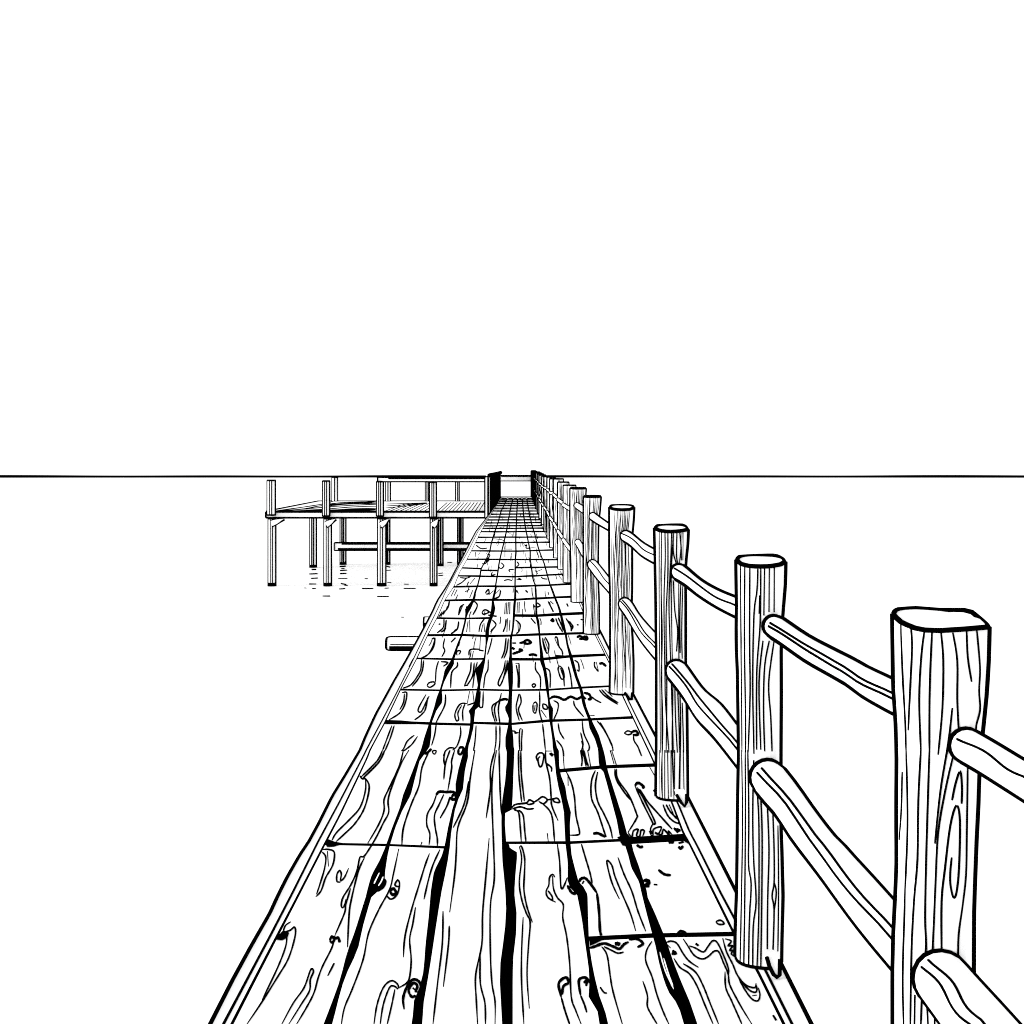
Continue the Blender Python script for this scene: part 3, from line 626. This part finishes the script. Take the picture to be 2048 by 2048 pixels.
# post 1 (nearest)
Y1 = 1.90
p1 = Post(lerpfn(S(7, [(1150,450),(1155,560),(1155,850),(1170,1030),(1180,1250)]) + S(8, [(1178,300),(1178,600),(1180,800),(1165,1000),(1155,1250),(1155,1634)])),
          lerpfn(S(7, [(1710,510),(1705,700),(1690,950),(1668,1150),(1650,1360)]) + S(8, [(1645,300),(1630,600),(1620,900),(1618,1340),(1612,1634)])), S(7, [(0, 480)])[0][1], deckz(Y1) + .002, Y1)
L1 = [S(7, l) for l in ([(1200,500),(1210,800),(1225,1050),(1232,1255)],[(1262,528),(1268,640),(1258,850),(1245,1135)],[(1340,548),(1322,700),(1310,950),(1320,1255)],[(1385,553),(1375,780),(1370,1000),(1370,1255)],
  [(1437,553),(1450,720),(1445,1000),(1420,1280)],[(1505,553),(1530,720),(1530,950),(1538,1130)],[(1583,543),(1590,700),(1612,845)],[(1642,538),(1660,760),(1655,900),(1662,1010),(1640,1100),(1638,1140)],
  [(1502,1000),(1480,1200),(1440,1450),(1420,1620),(1402,1810)])] + \
 [S(8, l) for l in ([(1232,0),(1240,300),(1240,500),(1230,750),(1220,1050),(1212,1350),(1218,1640)],[(1320,0),(1305,300),(1300,650),(1280,900),(1265,1200),(1258,1640)],[(1370,0),(1358,400),(1350,700),(1345,1000),(1350,1180),(1330,1400),(1320,1640)],
  [(1285,1460),(1282,1640)],[(1505,40),(1460,250),(1420,500),(1405,800),(1395,1050),(1385,1260)],[(1500,300),(1520,200),(1547,125),(1557,220),(1555,320)],
  [(1440,1210),(1440,900),(1460,700),(1490,450),(1525,330),(1545,420),(1540,700),(1525,850),(1507,878),(1490,800),(1490,720),(1498,640)],[(1590,90),(1585,500),(1580,750),(1560,930),(1538,1100),(1535,1240)],
  [(1208,130),(1203,350),(1190,535)],[(1400,1590),(1400,1640)],[(1355,1510),(1362,1640)])]
p1.build(4.4 * Y1 / F, top=([(1786,1225),(1792,1220),(1830,1217),(1880,1221),(1930,1221),(1945,1225),(1960,1238),(1975,1251)], [(1786,1229),(1800,1243),(1825,1255),(1850,1260),(1880,1261),(1930,1258),(1975,1254)]), lines=L1, lw=1.6 * Y1 / F, label='thickest post, nearest the viewer')
posts.append(p1)
def trace_post(v, left, right, ytop, base, ink, nl, lw, seed, tilt=0, tilty=.012, extraL=(), extraR=(), splinter=None, bk=.92, top=None, lines=()):
    if top: top = (S(v, top[0]), S(v, top[1]))
    l = S(v, left) + list(extraL); r = S(v, right) + list(extraR)
    yb = base
    Yf = H * F / (yb - VPY); w = (r[-1][0] - l[-1][0]) / 2 * Yf / F
    Y = Yf + w * bk
    p = Post(lerpfn(l), lerpfn(r), ytop, deckz(Y) + .002, Y, bk)
    p.build(ink * Y / F, tilt=tilt, tilty=tilty, nl=nl, lw=lw * Y / F, seed=seed, splinter=splinter, top=top, lines=lines); posts.append(p)
trace_post(7, [(222,120),(226,400),(224,600),(232,800),(236,1100),(238,1250)], [(502,120),(498,300),(482,450),(474,600),(475,900),(473,1250)], S(7, [(0,128)])[0][1], 1939.5, 3.7, 0, 1.35, 2, -.004, .013,
           S(8, [(232,400),(228,800),(218,1100),(216,1310)]), S(8, [(472,400),(480,650),(485,850),(478,1150),(476,1340)]), S(8, [(398,1236),(414,1290),(438,1338),(458,1354),(475,1342),(477,1246)]),
           top=([(217,113),(232,102),(300,97),(430,93),(462,98),(485,110),(506,126)], [(217,119),(245,143),(290,154),(340,158),(420,156),(480,145),(506,130)]),
           lines=[S(7, l) for l in ([(243,150),(246,600),(250,1000),(252,1266)],[(268,162),(266,600),(272,1000),(273,1266)],[(298,165),(296,600),(300,900),(288,1266)],[(345,168),(340,300),(322,450),(315,850),(322,1275)],
            [(362,168),(358,500),(338,800),(338,1250)],[(384,168),(380,450)],[(375,600),(352,850),(362,1250)],[(412,166),(410,430)],[(441,164),(440,430)],[(412,600),(385,750),(378,1000),(385,1260)],[(440,600),(408,850),(420,1050),(428,1260)],[(355,330),(352,440)])] +
            [S(8, l) for l in ([(250,0),(255,400),(250,800),(240,1290)],[(271,0),(272,400),(268,900),(262,1295)],[(286,0),(292,400),(290,680),(306,800),(296,1000),(290,1300)],[(320,60),(315,400),(320,650),(335,900),(318,1050),(315,1300)],
            [(336,180),(350,400),(352,700),(350,1000),(340,1300)],[(362,280),(370,500),(368,900),(362,1300)],[(400,320),(410,600),(402,900),(400,1220)],[(432,350),(440,600),(440,790),(428,870),(440,960),(432,1240)],[(440,790),(453,850),(440,960)],[(462,450),(466,800),(462,1200)])])
trace_post(6, [(565,375),(571,600),(576,900),(580,1300),(580,1900)], [(788,380),(783,500),(766,640),(768,900),(768,1300),(778,1700)], S(6, [(0,378)])[0][1], 1603, 3.2, 3, 1.1, 3, -.002, .013,
           S(5, [(1172,250)]), S(5, [(1362,290)]), S(5, [(1298,288),(1310,310),(1328,338),(1350,362),(1362,335),(1363,285)]),
           top=([(563,368),(578,358),(680,353),(752,353),(775,362),(789,378)], [(563,374),(590,389),(640,396),(690,397),(745,392),(789,383)]),
           lines=[S(6, l) for l in ([(592,400),(592,900),(597,1400),(600,1950)],[(607,400),(606,900),(610,1400),(612,1950)],[(632,405),(634,600),(625,900),(632,1400),(636,1600),(660,1950)],[(652,405),(652,700),(640,1000),(645,1500),(640,1950)],
            [(678,405),(672,600),(660,900),(668,1200),(680,1600),(690,1950)],[(690,405),(690,540),(710,620)],[(690,740),(700,950),(720,1090),(712,1240)],[(715,405),(712,560),(720,620)],[(735,405),(745,520),(745,600)],[(757,405),(756,600)],
            [(742,760),(735,1000),(738,1250)],[(720,1500),(728,1700),(735,1950)],[(700,1450),(705,1700),(718,1950)],[(755,780),(748,1100),(752,1290)],[(752,1600),(758,1800),(762,1950)])] +
            [S(5, l) for l in ([(1190,0),(1192,320)],[(1205,0),(1207,325)],[(1222,0),(1222,328)],[(1240,0),(1245,320)],[(1262,0),(1262,300)],[(1285,0),(1283,290)],[(1318,0),(1312,270)],[(1340,0),(1345,280)])])
trace_post(6, [(247,222),(247,600),(254,900),(254,1300),(250,1560)], [(410,222),(406,330),(394,420),(394,800),(388,1000),(400,1200),(404,1300),(402,1560)], S(6, [(0,226)])[0][1], 1391, 2.5, 12, .72, 4, 0, .014,
           splinter=S(6, [(348,1528),(358,1538),(368,1553),(386,1578),(398,1575),(402,1528)]),
           top=([(245,221),(260,215),(330,212),(390,215),(411,222)], [(245,228),(265,239),(330,244),(385,241),(411,230)]))
trace_post(6, [(64,150),(64,700),(65,1120)], [(178,150),(174,210),(160,350),(156,700),(164,900),(165,1120)], S(6, [(0,150)])[0][1], 1270, 2.0, 12, .6, 5, 0, .004)
trace_post(2, [(1165,275),(1165,700),(1175,1000),(1177,1390)], [(1310,270),(1304,360),(1294,500),(1290,1000),(1290,1390)], S(2, [(0,272)])[0][1], S(2, [(0,1380)])[0][1], 1.7, 10, .5, 6, 0, .004)
def far_post(Y, h, w, seed, x=None, ink=1.4, nl=8):
    X = .77 + max(0, Y - 14) * .0077 + random.Random(seed).uniform(-.006, .006)
    pl = 1024 + (X - w/2) * F / Y; pr = 1024 + (X + w/2) * F / Y
    yt = HZ + (H - (deckz(Y) + h)) * F / Y
    p = Post(lerpfn([(pl, 900), (pl, 1300)]), lerpfn([(pr, 900), (pr, 1300)]), yt, deckz(Y) + .002, Y)
    p.build(ink * Y / F, nl=nl, lw=.52 * Y / F, seed=seed); posts.append(p)
far_post(12.65, 1.30, .155, 11, .70)
far_post(14.2, 1.31, .15, 12, .70)
far_post(15.9, 1.33, .15, 13, .705)
far_post(17.8, 1.30, .15, 14, .71); far_post(19.8, 1.30, .15, 15, .71); far_post(22.0, 1.28, .15, 16, .72, 1.5, 9)
for i, Y in enumerate((24.4, 27, 29.8, 32.6, 35.4, 38.2, 41.0, 44.2)):
    far_post(Y, 1.25 if i < 5 else 1.22, .16, 20 + i, .74 + .006 * i, 1.5, 8)

# ---- rails
def rail_traced(vt, top, vb, bot, YA, YB, ink, grain, ext=34, ):
    T, B = S(vt, top), S(vb, bot)
    def res(P, n):
        P = smooth(P, 6); L = [0]
        for a, b in zip(P, P[1:]): L.append(L[-1] + math.hypot(b[0]-a[0], b[1]-a[1]))
        out = []
        for k in range(n):
            d = L[-1] * k / (n - 1); i = 0
            while i < len(L) - 2 and L[i+1] < d: i += 1
            t = (d - L[i]) / ((L[i+1] - L[i]) or 1)
            out.append((P[i][0] + (P[i+1][0]-P[i][0]) * t, P[i][1] + (P[i+1][1]-P[i][1]) * t))
        return out
    n = 16; T, B = res(T, n), res(B, n)
    M = [((a[0]+b[0])/2, (a[1]+b[1])/2) for a, b in zip(T, B)]
    hw = []
    for i in range(n):
        a, b = M[max(i-1, 0)], M[min(i+1, n-1)]
        dx, dy = b[0]-a[0], b[1]-a[1]; l = math.hypot(dx, dy)
        hw.append(abs((T[i][0]-B[i][0]) * -dy + (T[i][1]-B[i][1]) * dx) / l / 2)
    hw[0] = hw[1] * (.9 if ext < 100 else .98)
    d0 = math.hypot(M[1][0]-M[0][0], M[1][1]-M[0][1]); q = min(.6, .38 * hw[1] / d0) if ext < 100 else 0
    M[0] = (M[0][0] + (M[1][0]-M[0][0]) * q, M[0][1] + (M[1][1]-M[0][1]) * q)
    dx, dy = M[-1][0]-M[-2][0], M[-1][1]-M[-2][1]; l = math.hypot(dx, dy)
    ext += hw[-1] if ext < 100 else 0
    M.append((M[-1][0] + dx/l*ext, M[-1][1] + dy/l*ext)); hw.append(hw[-1])
    Ls = [0]
    for a, b in zip(M, M[1:]): Ls.append(Ls[-1] + math.hypot(b[0]-a[0], b[1]-a[1]))
    pts, R, iw = [], [], []
    for i, (x, y) in enumerate(M):
        s = Ls[i] / Ls[-1]; Y = 1 / ((1-s)/YA + s/YB)
        p = at(x, y, Y); pts.append(p)
        R.append(hw[i] * Y / F * math.sqrt(1 + (p.x / Y) ** 2)); iw.append(ink * Y / F)
    m = MB(); log(m, pts, R, iw, 20, grain, 1); return m.build('rail', fence)
def front(p, r=.03): return p.Y - p.bk * p.a0 - r * .3
P = posts
rail_traced(7, [(450,452),(490,475),(640,577),(800,662),(900,712),(1000,767),(1160,845)], 7, [(385,548),(480,607),(640,717),(800,807),(910,872),(1000,937),(1165,1028)], front(P[1]), P[0].Y + .07, 4.4, 2)
rail_traced(8, [(425,40),(480,95),(600,252),(740,450),(800,512),(900,620),(1000,730),(1160,915)], 8, [(322,212),(400,322),(480,412),(600,592),(740,762),(850,912),(1000,1112),(1160,1306)], front(P[1]), P[0].Y + .07, 4.4, 2)
rail_traced(7, [(1640,1155),(1760,1225),(1932,1330),(2050,1395)], 7, [(1530,1290),(1660,1365),(1800,1452),(1960,1552)], front(P[0]), 1.0, 4.5, 1, 700)
rail_traced(8, [(1525,1235),(1630,1355),(1750,1488),(1885,1640)], 8, [(1360,1500),(1460,1634),(1570,1785),(1680,1935)], front(P[0]), 1.0, 4.5, 2, 700)
rail_traced(6, [(735,625),(770,648),(880,740),(1000,810),(1140,868)], 6, [(685,712),(780,772),(880,847),(1000,922),(1140,994)], front(P[2]), P[1].Y + .07, 3.6, 1)
rail_traced(6, [(728,1285),(770,1332),(880,1482),(1000,1592),(1145,1775)], 6, [(655,1415),(780,1580),(900,1750),(1020,1890),(1145,2048)], front(P[2]), P[1].Y + .07, 3.6, 2)
rail_traced(6, [(362,395),(395,412),(480,480),(575,535)], 6, [(325,450),(390,492),(480,570),(575,625)], front(P[3]), P[2].Y + .07, 2.5, 1, 14)
rail_traced(6, [(362,860),(395,895),(450,980),(580,1130)], 6, [(315,925),(390,1040),(480,1180),(580,1308)], front(P[3]), P[2].Y + .07, 2.5, 2, 14)
rail_traced(6, [(132,265),(165,292),(250,352)], 6, [(108,308),(160,342),(250,394)], front(P[4]), P[3].Y + .07, 2.0, 0, 10)
rail_traced(6, [(132,592),(160,622),(255,745)], 6, [(102,650),(160,732),(255,842)], front(P[4]), P[3].Y + .07, 2.0, 1, 10)
rail_traced(2, [(1235,418),(1260,432),(1300,455)], 2, [(1208,455),(1250,485),(1300,520)], front(P[5]), P[4].Y + .07, 1.6, 0, 6)
rail_traced(2, [(1248,768),(1270,800),(1300,850)], 2, [(1215,810),(1250,870),(1300,965)], front(P[5]), P[4].Y + .07, 1.6, 0, 6)
for i in range(5, len(posts) - 1):
    n_, f_ = posts[i], posts[i+1]
    hn, hf = n_.ztop - n_.zbot, f_.ztop - f_.zbot
    cn, an = n_.geo(.5); cf, af = f_.geo(.5)
    for fr_ in (.80, .44):
        a = Vector((cf - af - .008, f_.Y - .05, f_.zbot + fr_ * hf)); b = Vector((cn - an - .008, n_.Y + .03, n_.zbot + (fr_ + .015) * hn))
        m = MB(); pts = [a.lerp(b, t) - Vector((0, 0, .004 * math.sin(math.pi * t))) for t in (0, .2, .4, .6, .8, 1)]
        log(m, pts, .019, [1.15 * p.y / F for p in pts], 12, 0, 1)
        m.build('rail', fence)

# ================================================================== PLATFORM on the left
YF = 30.9
plat = thing('side_platform', 'raised wooden landing platform on stilts left of the boardwalk', 'platform', (-4, 33, WATER))
FRONT = S(1, [(0, 398)])[0][1]; BACK = S(1, [(0, 319)])[0][1]
YBK = H * F / (BACK - VPY); YFR = H * F / (FRONT - VPY)
c = [deckpt(*S(1, [(130, 398)])[0]), deckpt(*S(1, [(1850, 398)])[0]), deckpt(*S(1, [(1885, 319)])[0]), deckpt(*S(1, [(625, 314)])[0])]
c[2] = Vector((c[2].x, YBK, deckz(YBK))); c[3] = Vector((c[0].x, YBK, deckz(YBK)))
c[1].x = c[2].x = -.83
m = MB()
t_ = Vector((0, 0, .06))
m.add(c + [p - t_ for p in c], [[0,1,2,3], [4,7,6,5], [0,4,5,1], [1,5,6,2], [2,6,7,3], [3,7,4,0]], 0)
for i in range(4): m.tube([c[i], c[(i+1) % 4]], 1.45 * c[i].y / F, 1)
hat = []
left = [[(200,392),(380,368),(560,340),(640,320)],[(260,393),(420,376),(560,352),(800,332),(975,330)],[(220,394),(400,380),(560,366),(780,350),(975,344)],[(300,395),(480,385),(620,376),(800,362),(975,360)],
        [(420,395),(620,388),(800,376),(975,374)],[(640,392),(800,388),(975,386)],[(560,346),(700,330),(860,324),(975,322)],[(560,360),(760,340),(900,338),(975,337)],[(480,390),(700,384),(850,380),(975,380)]]
for l in left: hat.append((l, 4.2))
for k in range(9):
    x = 1045 + k * 38; hat.append(([(x, 393), (x + 170 - k * 9, 332)], 5))
for k in range(12):
    x = 1450 + k * 29; hat.append(([(x, 393), (x + 74 - k * 3, 328)], 5.5))
for k in range(3): hat.append(([(1045, 340 + 15 * k), (1200, 336 + 10 * k), (1370, 330 + 3 * k)], 3.5))
for i, (l, w) in enumerate(hat): m.stroke(S(1, l), w / 3.864, deckpt, .004 + i * 2e-5)
m.build('deck', plat)
m = MB(); zt = deckz(YFR) - .062; zb = at(0, S(1, [(0, 446)])[0][1], YFR).z
m.edged_box(c[0].x - .02, -.86, YFR - .06, YFR + .08, zb, zt + .05, 1.5 * YFR / F)
m.build('edge_beam', plat)
m = MB(); m.edged_box(c[3].x, -.9, YBK - .14, YBK + .02, deckz(YBK) - .26, deckz(YBK) - .065, 1.0 * YBK / F); m.build('edge_beam', plat)
m = MB(); m.edged_box(c[0].x - .02, c[0].x + .1, YFR + .1, YBK - .16, deckz(YFR) - .2, deckz(YFR) - .07, 1.0 * YFR / F); m.build('edge_beam', plat)
def v1post(xa, xb, ya, yb, Y, ink, name, parent, stripes=2, foot=False, dark=0, zbot=None):
    (x0, y0), (x1, y1) = S(1, [(xa, ya), (xb, yb)])
    a, b = at(x0, y0, Y), at(x1, y1, Y)
    m = MB(); round_pile(m, (a.x + b.x) / 2, Y, a.z, zbot if zbot is not None else b.z, (b.x - a.x) / 2 * .93, ink * Y / F, stripes, foot, dark)
    o = m.build(name, parent)
    if foot: FOOT.pop(0).build('foot_band', o)
    return o
YP = YFR + .02
for xa, xb in ((142, 200), (573, 630), (987, 1050), (1394, 1444)):
    v1post(xa, xb, 452, 975, YP, 1.75, 'piling', plat, 2, True, 0, WATER - .01)
for xa, xb, Y, ink, st, dk_ in ((464, 514, 37.4, 1.6, 2, .3), (698, 741, 38.6, 1.6, 2, .4), (1050, 1080, 38.6, 1.6, 1, .6), (1459, 1490, 38.0, 1.7, 1, .7), (1606, 1645, 38.6, 1.7, 2, .6)):
    v1post(xa, xb, 440, 800, Y, ink, 'piling', plat, st, True, dk_, WATER - .01)
for (tx, ty), (ex, ey) in (((168, 492), (268, 456)), ((590, 500), (668, 456)), ((1010, 505), (1080, 456)), ((1412, 508), (1462, 456))):
    m = MB(); a = at(*S(1, [(tx, ty)])[0], YFR - .16); b = at(*S(1, [(ex, ey)])[0], YFR - .1)
    log(m, [a, a.lerp(b, .35), a.lerp(b, .7), b], [.1, .085, .05, .02], .9 * YFR / F, 10, 0, 0)
    m.tube([a + Vector((.02, -.02, -.09)), b + Vector((0, -.02, -.02))], .035, 1, 8); m.build('brace', plat)
m = MB(); Yl = 38.25
a = at(*S(1, [(655, 668)])[0], Yl); b = at(*S(1, [(1720, 676)])[0], Yl)
h_ = .155
b.x = min(b.x, -.95)
m.edged_box(a.x, b.x, Yl - .12, Yl + .12, a.z - h_, a.z + h_, 1.0 * Yl / F)
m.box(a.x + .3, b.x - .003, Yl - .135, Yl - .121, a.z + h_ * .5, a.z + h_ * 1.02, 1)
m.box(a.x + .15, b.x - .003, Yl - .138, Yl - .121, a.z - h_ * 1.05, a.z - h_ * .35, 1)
m.build('low_beam', plat)

# railing of the platform
rlg = thing('platform_railing', 'short railing posts and white top rail standing round the landing platform', 'railing', (-4, YFR, deckz(YFR)))
for xa, xb, ya, yb in ((134, 197, 157, 425), (562, 616, 162, 433), (979, 1031, 167, 433), (1389, 1440, 172, 442)):
    v1post(xa, xb, ya, yb, YFR - .16, 1.75, 'railing_post', rlg, 2)
for xa, xb, ya in ((634, 678, 134), (1050, 1086, 165), (1356, 1380, 165), (1590, 1616, 165)):
    v1post(xa, xb, ya, 322, YBK - .12, 1.4, 'railing_post', rlg, 1, False, .3)
a = at(*S(1, [(988, 134)])[0], YFR - .15); b = at(*S(1, [(1822, 168)])[0], YFR - .15)
m = MB(); m.edged_box(a.x, b.x, YFR - .23, YFR - .07, b.z, a.z, 1.15 * YFR / F)
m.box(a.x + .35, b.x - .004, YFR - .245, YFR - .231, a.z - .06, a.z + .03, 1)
m.build('top_rail', rlg)

# dark side fence at the far left edge of the boardwalk
sf = thing('board_fence', 'dark closed board fence at the far end of the boardwalk beside the landing platform', 'fence', (-.8, 31, deckz(31)))
(xa, ya), (xb, yb) = S(2, [(338, 165), (392, 555)])
Yq = YFR - .35
a, b = at(xa, ya, Yq), at(xb, yb, Yq)
m = MB(); m.edged_box(a.x, b.x, Yq - .3, Yq + .3, b.z, a.z, .95 * Yq / F)
for u, w in ((.5, .55), (.68, .8)): m.tube([(a.x + (b.x-a.x) * u, Yq - .301, b.z), (a.x + (b.x-a.x) * u, Yq - .301, a.z)], w * Yq / F, 1)
m.build('corner_post', sf)
Ye = 44.0
def lx(Y): 
    y = VPY + H * F / Y; return (fLin(y) - 1024) * Y / F
def rail_top(Y, y2): return at(0, S(2, [(0, y2)])[0][1], Y).z
m = MB(); nb = 26; y0_, y1_ = Yq + .35, Ye
for k in range(nb):
    ya_, yb_ = y0_ + (y1_ - y0_) * k / nb, y0_ + (y1_ - y0_) * (k + .88) / nb
    t = (ya_ - y0_) / (y1_ - y0_)
    x = lx(ya_) - .05
    zt = rail_top(ya_, 160 - 34 * t)
    m.box(x - .04 - .002 * (k % 2), x, ya_, yb_, deckz(ya_) + .004, zt - .05 - .004 * (k % 3), 1)
m.build('board_panel', sf)
m = MB(); pts = []
for k in range(6):
    t = k / 5; Y = y0_ - .6 + (y1_ - y0_ + .6) * t
    pts.append(Vector((lx(Y) - .07, Y, rail_top(Y, 152 - 30 * t))))
m.tube(pts, .09, 1, 8)
m.tube([p + Vector((-.11, 0, .02)) for p in pts], .03, 0, 8)
m.build('hand_rail', sf)

# barrier across the far end
er = thing('end_barrier', 'pale horizontal barrier board closing the far end of the boardwalk', 'barrier', (0, 44.5, deckz(44.5)))
Yz = 44.4
(xa, ya), (xb, yb) = S(2, [(478, 148), (800, 203)])
a, b = at(xa, ya, Yz), at(xb, yb, Yz)
m = MB(); m.edged_box(a.x, b.x, Yz - .04, Yz + .04, b.z, a.z, .85 * Yz / F)
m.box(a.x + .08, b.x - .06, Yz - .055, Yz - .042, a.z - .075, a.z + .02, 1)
m.build('board', er)
for x in (a.x - .02, b.x + .02):
    m = MB(); m.edged_box(x - .06, x + .06, Yz + .05, Yz + .17, deckz(Yz) + .003, a.z + .1, .8 * Yz / F); m.build('post', er)

# ================================================================== camera, light, world
cd = bpy.data.cameras.new('camera'); co = bpy.data.objects.new('camera', cd); col.objects.link(co)
co.location = (0, 0, H); co.rotation_euler = (math.radians(90), 0, 0)
cd.sensor_width = 36; cd.sensor_fit = 'HORIZONTAL'; cd.lens = 36 * F / 2048
cd.shift_y = -(1024 - HZ) / 2048
cd.clip_start = .05; cd.clip_end = 20000
scn.camera = co
w = bpy.data.worlds.new('World'); scn.world = w; w.use_nodes = True
nt = w.node_tree; bg = nt.nodes['Background']
sky = nt.nodes.new('ShaderNodeTexSky'); sky.sky_type = 'NISHITA'; sky.sun_disc = False
EL, ROT = 15, 252
sky.sun_elevation = math.radians(EL); sky.sun_rotation = math.radians(ROT)
sky.air_density = 1.0; sky.dust_density = 1.0
mx = nt.nodes.new('ShaderNodeMixRGB'); mx.inputs['Fac'].default_value = .97     # closed white overcast
mx.inputs['Color2'].default_value = (8.4, 8.4, 8.4, 1)
nt.links.new(sky.outputs[0], mx.inputs['Color1']); nt.links.new(mx.outputs[0], bg.inputs['Color'])
bg.inputs['Strength'].default_value = .12
sd = bpy.data.lights.new('sun', 'SUN'); sd.energy = 2.6; sd.angle = math.radians(18); sd.color = (1, .99, .98)
sn = bpy.data.objects.new('sun', sd); col.objects.link(sn)
d = Vector((math.sin(math.radians(ROT)) * math.cos(math.radians(EL)), math.cos(math.radians(ROT)) * math.cos(math.radians(EL)), math.sin(math.radians(EL))))
sn.rotation_euler = d.to_track_quat('Z', 'Y').to_euler(); sn.location = (0, -5, 30)
scn.view_settings.view_transform = 'Standard'; scn.view_settings.look = 'None'
scn.view_settings.gamma = 1; scn.view_settings.use_curve_mapping = False
scn.view_settings.exposure = 0.28
scn.cycles.use_denoising = False
scn.cycles.filter_width = 1.0
scn.cycles.max_bounces = 16; scn.cycles.diffuse_bounces = 12
